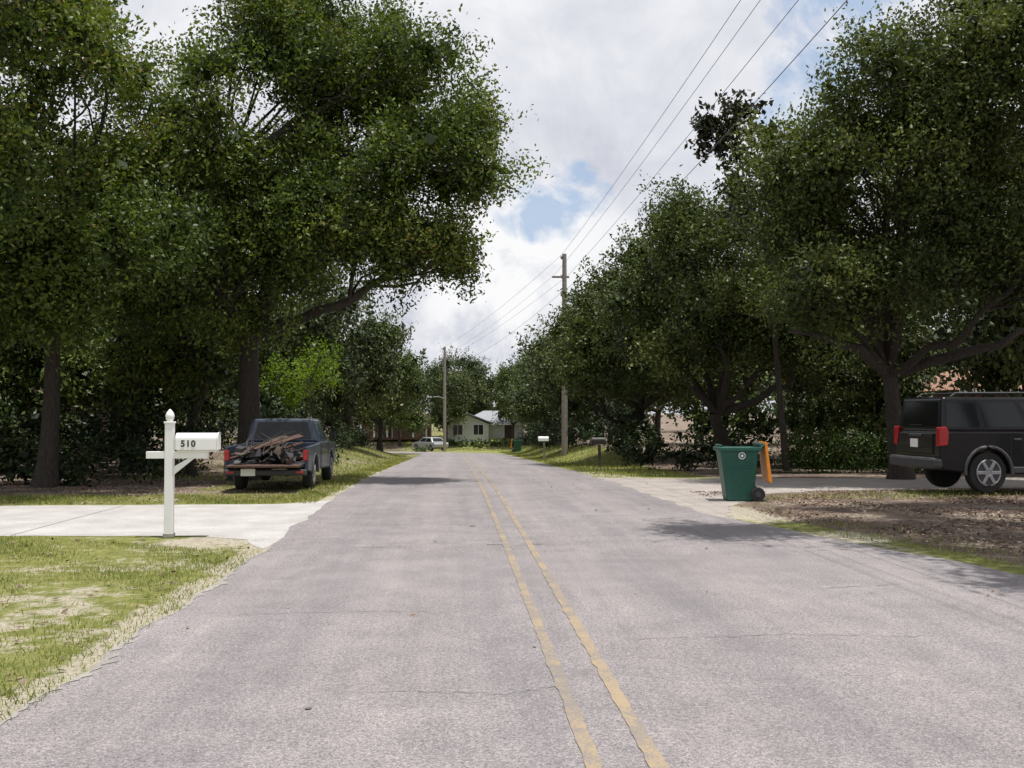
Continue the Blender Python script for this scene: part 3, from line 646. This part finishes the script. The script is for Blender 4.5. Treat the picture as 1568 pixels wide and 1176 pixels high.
# ---------------------------------------------------------------- trash cart (lid hanging open)
def cart(x,y,rz=0,name='wheeled_trash_cart'):
    p=empty(name,(x,y,zz(x,y)+.01),rz)
    V=[(-.25,-.24,.0),(.24,-.24,.0),(.24,.24,.0),(-.25,.24,.0),(-.38,-.31,.98),(.33,-.31,.98),(.33,.31,.98),(-.38,.31,.98),(-.33,-.26,.98),(.28,-.26,.98),(.28,.26,.98),(-.33,.26,.98),(-.22,-.2,.1),(.2,-.2,.1),(.2,.2,.1),(-.22,.2,.1)]
    Fc=[(3,2,1,0),(0,1,5,4),(1,2,6,5),(2,3,7,6),(3,0,4,7),(4,5,9,8),(5,6,10,9),(6,7,11,10),(7,4,8,11),(8,9,13,12),(9,10,14,13),(10,11,15,14),(11,8,12,15),(12,13,14,15)]
    me=bpy.data.meshes.new('body'); me.from_pydata(V,[],Fc); finish(me,'body',M_green,p,.025,3)
    for (c,s) in (((-.025,-.325,.96),(.76,.035,.07)),((-.025,.325,.96),(.76,.035,.07)),((-.4,0,.96),(.035,.68,.07)),((.35,0,.96),(.035,.68,.07))):
        box('rim',c,s,M_green,p,.012)
    box('front_lip',(-.36,0,1.02),(.06,.5,.05),M_green,p,.015)
    box('hinge_block',(.38,0,1.03),(.09,.56,.09),M_green,p,.02)
    tubeobj('handle',[(.36,-.27,.98),(.45,-.27,1.05),(.45,.27,1.05),(.36,.27,.98)],.018,M_green,p)
    box('axle_housing',(.27,0,.14),(.13,.42,.2),M_green,p,.02)
    for s in (-1,1):
        cyl('wheel',(.31,s*.285,.13),.13,.06,M_rubber,p,'y',28,bev=.012); cyl('hub',(.31,s*.318,.13),.05,.01,M_trim,p,'y',16)
        box('side_rib',(-.02,s*.292,.62),(.5,.02,.03),M_green,p,.006)
    prof=[(.44,1.10),(.485,1.08),(.50,.9),(.54,.60),(.57,.36),(.55,.33),(.50,.37),(.455,.85),(.44,1.04),(.43,1.06)]
    prism('lid',prof,-.31,.31,M_orange,p,.008)
    box('lid_rib',(.535,-.12,.72),(.025,.04,.5),M_orange,p,.006,rot=(0,-.13,0))
    cyl('emblem_ring',(.02,-.312,.84),.065,.004,M_white,p,'y',26).rotation_euler=(math.pi/2-.07,0,0)
    cyl('emblem',(.02,-.315,.84),.05,.004,M_green,p,'y',22).rotation_euler=(math.pi/2-.07,0,0)
    cyl('emblem_dot',(.02,-.318,.84),.025,.004,M_white,p,'y',12).rotation_euler=(math.pi/2-.07,0,0)
cart(5.32,18.95,math.radians(-6))
cart(5.3,85,math.radians(170))
# ---------------------------------------------------------------- utility poles and wires
def upole(x,y,h):
    z0=zz(x,y); p=empty('utility_pole',(x,y,z0))
    tubeobj('pole',[(0,0,-.3),(0,0,h*.5),(0,0,h)],[.17,.145,.11],M_pole,p,14)
    cyl('pole_top',(0,0,h),.11,.02,M_pole,p)
    for i,zh in enumerate((h-.15,h-1.15,h-2.1)):
        cyl('insulator',(-.16,0,zh),.05,.16,M_metal,p,'z',12); box('bracket',(-.08,0,zh-.1),(.2,.05,.05),M_metal,p,.005)
    box('crossarm',(-.2,0,h-1.2),(.9,.1,.1),M_pole,p,.01)
    return (x,y,z0+h)
A=upole(5.75,53,10.5); B=upole(-.9,101,10.3); C=(6.1,-6,10.9)
upole(6.1,-6,10.9)
def lamp():
    p=empty('street_lamp',(-.9,99.8,zz(-.9,99.8)))
    tubeobj('lamp_arm',[(0,1.1,5.2),(-.6,.6,5.35),(-1.3,0,5.3)],.04,M_metal,p)
    box('lamp_head',(-1.5,-.1,5.28),(.55,.25,.14),M_metal,p,.05)
lamp()
def wire(a,b,sag,r,par=None):
    t=np.linspace(0,1,30); P=np.stack([a[0]+(b[0]-a[0])*t,a[1]+(b[1]-a[1])*t,a[2]+(b[2]-a[2])*t-4*sag*t*(1-t)],-1)
    return tubeobj('wire',P,r,M_wire,par,5)
pw=empty('power_lines',(0,0,0))
for (dx,dz,sag,r) in ((-.16,-.05,.45,.007),(.2,-1.1,.4,.007),(-.55,-1.1,.5,.006),(-.16,-2.0,.9,.008)):
    a=(A[0]+dx,A[1],A[2]+dz); b=(B[0]+dx,B[1],B[2]+dz); c=(C[0]+dx,C[1],C[2]+dz)
    wire(c,a,sag,r,pw); wire(a,b,sag*.8,r,pw)
# ---------------------------------------------------------------- houses
def house(name,x,y,w,d,h,rh,wall,roof,cols=0,gable_front=False,base_z=None):
    z=zz(x,y) if base_z is None else base_z
    p=empty(name,(x,y,z))
    box('walls',(0,0,h/2-.1),(w,d,h+.2),wall,p,0)
    o_=.5
    if gable_front:
        pr=[(-w/2-o_,h+.01),(0,h+rh),(w/2+o_,h+.01),(w/2+o_,h+.13),(0,h+rh+.14),(-w/2-o_,h+.13)]
        prism('roof',pr,-d/2-o_,d/2+o_,roof,p,0)
        prism('gable_wall',[(-w/2,h),(w/2,h),(0,h+rh-.1)],-d/2-.002,d/2+.002,wall,p,0)
    else:
        V=[(-w/2-o_,-d/2-o_,h),(w/2+o_,-d/2-o_,h),(w/2+o_,d/2+o_,h),(-w/2-o_,d/2+o_,h),(-w/2+d*.35,0,h+rh),(w/2-d*.35,0,h+rh)]
        me=bpy.data.meshes.new('roof'); me.from_pydata(V,[],[(3,2,1,0),(0,1,5,4),(1,2,5),(2,3,4,5),(3,0,4)]); finish(me,'roof',roof,p,0)
        box('fascia',(0,-d/2-o_+.02,h-.08),(w+2*o_,.04,.16),M_white,p,0)
    nw=max(2,int(w/3))
    for i in range(nw):
        xx=-w/2+(i+.5)*w/nw
        if i==nw//2 and not gable_front:
            box('door',(xx,-d/2-.02,1.02),(.95,.05,2.05),M_wood,p,.005); box('door_frame',(xx,-d/2-.012,1.06),(1.15,.02,2.15),M_white,p,0)
        else:
            box('window_frame',(xx,-d/2-.02,1.45),(1.25,.05,1.25),M_white,p,0)
            box('window',(xx-.28,-d/2-.05,1.45),(.5,.02,1.1),M_glass,p,0); box('window',(xx+.28,-d/2-.05,1.45),(.5,.02,1.1),M_glass,p,0)
    for i in range(cols):
        xx=-w/2+.4+i*(w-.8)/(cols-1); box('porch_column',(xx,-d/2-o_+.12,h/2),(.2,.2,h-.16),M_white,p,.01)
house('gabled_house',1.6,119,4.6,8,2.1,1.1,M_siding,M_roofgrey,gable_front=True,base_z=-1.75)
house('ranch_house',4.6,122.5,7,7,2.1,1.5,M_siding,M_roofgrey,base_z=-1.75)
house('brick_house',-7.4,119,9.5,8,2.3,1.2,M_brick,M_roofbrown,cols=7,base_z=-1.2)
house('brick_house',-21,42,14,8,2.3,1.0,M_brick,M_roofbrown,base_z=-.2)
house('brick_house',27,43,14,8,2.4,1.3,M_brick,M_roofbrown,base_z=0.1)
def smallcar(x,y,rz):
    p=empty('parked_car',(x,y,zz(x,y)),rz); q=p
    body=[(.03,.4),(.0,.7),(.1,.88),(3.2,.9),(4.2,.75),(4.35,.4),(3.95,.3)]+arcpts(3.5,.31,.36,0,180)+[(3.0,.25),(1.3,.25)]+arcpts(.8,.31,.36,0,180)
    prism('body',body,-.85,.85,M_metal,q,.05)
    greenhouse(q,.5,3.2,.82,.89,1.0,2.5,.62,1.38,M_metal,M_glass,[(.08,.46,.12,.84),(.5,.92,.12,.84)])
    for s in (-1,1):
        wheel(q,.8,s*.74,.31,s,.18); wheel(q,3.5,s*.74,.31,s,.18)
smallcar(-1.2,103.5,math.radians(125))
# ---------------------------------------------------------------- sky / sun
S=np.array([.15,-.10,1.0]); S/=np.linalg.norm(S)
el=math.asin(S[2]); az=math.atan2(S[0],S[1])
wd=bpy.data.worlds.new('World'); scene.world=wd; wd.use_nodes=True; nt=wd.node_tree
bg=nt.nodes['Background']; bg.inputs['Strength'].default_value=.1
sky=N(nt,'ShaderNodeTexSky',sky_type='NISHITA'); sky.sun_disc=False; sky.sun_elevation=el; sky.sun_rotation=az
sky.air_density=1.2; sky.dust_density=1.5
tc=N(nt,'ShaderNodeTexCoord'); vec=tc.outputs['Generated']
sp=N(nt,'ShaderNodeSeparateXYZ'); nt.links.new(vec,sp.inputs[0])
den=math_(nt,'ADD',math_(nt,'MAXIMUM',sp.outputs[2],0),.22)
dv=N(nt,'ShaderNodeVectorMath',operation='DIVIDE'); nt.links.new(vec,dv.inputs[0])
cb=N(nt,'ShaderNodeCombineXYZ'); [nt.links.new(den,cb.inputs[i]) for i in range(3)]; nt.links.new(cb.outputs[0],dv.inputs[1])
n2=noise(nt,1.1,7,.55,dv.outputs[0]); n3=noise(nt,9,8,.62,vec,.4); n4=noise(nt,22,6,.6,vec); n5=noise(nt,14,7,.6,vec,.8)
def lobe(px,py,r0,r1,amt):
    d=dirpx(px,py); vm=N(nt,'ShaderNodeVectorMath',operation='DOT_PRODUCT'); nt.links.new(vec,vm.inputs[0]); vm.inputs[1].default_value=tuple(d)
    mr=N(nt,'ShaderNodeMapRange',interpolation_type='SMOOTHSTEP'); nt.links.new(vm.outputs['Value'],mr.inputs[0])
    mr.inputs[1].default_value=math.cos(r1); mr.inputs[2].default_value=math.cos(r0); mr.inputs[3].default_value=0; mr.inputs[4].default_value=amt
    return mr.outputs[0]
blue=None
for a_ in ((800,315,.0,.045,.32),(860,305,.0,.06,.32),(905,290,.0,.035,.2),(1330,20,.0,.10,.6),(1230,165,.0,.07,.35),(640,185,.0,.045,.4)):
    l_=lobe(*a_); blue=l_ if blue is None else math_(nt,'ADD',blue,l_)
k=math_(nt,'ADD',blue,math_(nt,'MULTIPLY',math_(nt,'SUBTRACT',n5,.5),2.6))
k=math_(nt,'ADD',k,math_(nt,'MULTIPLY',math_(nt,'SUBTRACT',n4,.5),.8))
k=math_(nt,'MULTIPLY',k,math_(nt,'MULTIPLY',blue,4.0,True),True)
bf=ramp(nt,k,[(.20,(0,0,0)),(.66,(.8,.8,.8))])
cl=ramp(nt,math_(nt,'ADD',math_(nt,'MULTIPLY',n2,.65),math_(nt,'MULTIPLY',n3,.40)),[(.40,(5.9,6.1,6.9)),(.52,(7.4,7.55,8.2)),(.62,(8.9,9.0,9.3))])
cu_=lobe(770,420,.03,.15,1.0)
cf=math_(nt,'MULTIPLY',cu_,ramp(nt,math_(nt,'ADD',math_(nt,'MULTIPLY',n3,.6),math_(nt,'MULTIPLY',n4,.4)),[(.42,(0,0,0)),(.53,(1,1,1))]))
cl=mixc(nt,cf,cl,(9.7,9.7,9.8))
bluec=mixc(nt,.7,sky.outputs[0],(4.3,5.9,8.5))
nt.links.new(mixc(nt,bf,cl,bluec),bg.inputs['Color'])
su=bpy.data.lights.new('sun','SUN'); su.energy=4.9; su.angle=math.radians(.53); su.color=(1,.965,.91)
so=bpy.data.objects.new('sun',su); scene.collection.objects.link(so); so.rotation_euler=Vector(S).to_track_quat('Z','Y').to_euler()
# ---------------------------------------------------------------- camera
cam=bpy.data.cameras.new('camera'); cam.lens=36; cam.sensor_width=36; cam.clip_end=5000; cam.clip_start=.05
co=bpy.data.objects.new('camera',cam); scene.collection.objects.link(co); co.location=(0,0,1.6)
co.rotation_euler=(math.radians(90+1.61),0,math.radians(-3.25)); scene.camera=co
scene.view_settings.view_transform='Standard'; scene.view_settings.look='None'; scene.view_settings.exposure=0
print('faces',sum(len(m.polygons) for m in bpy.data.meshes))
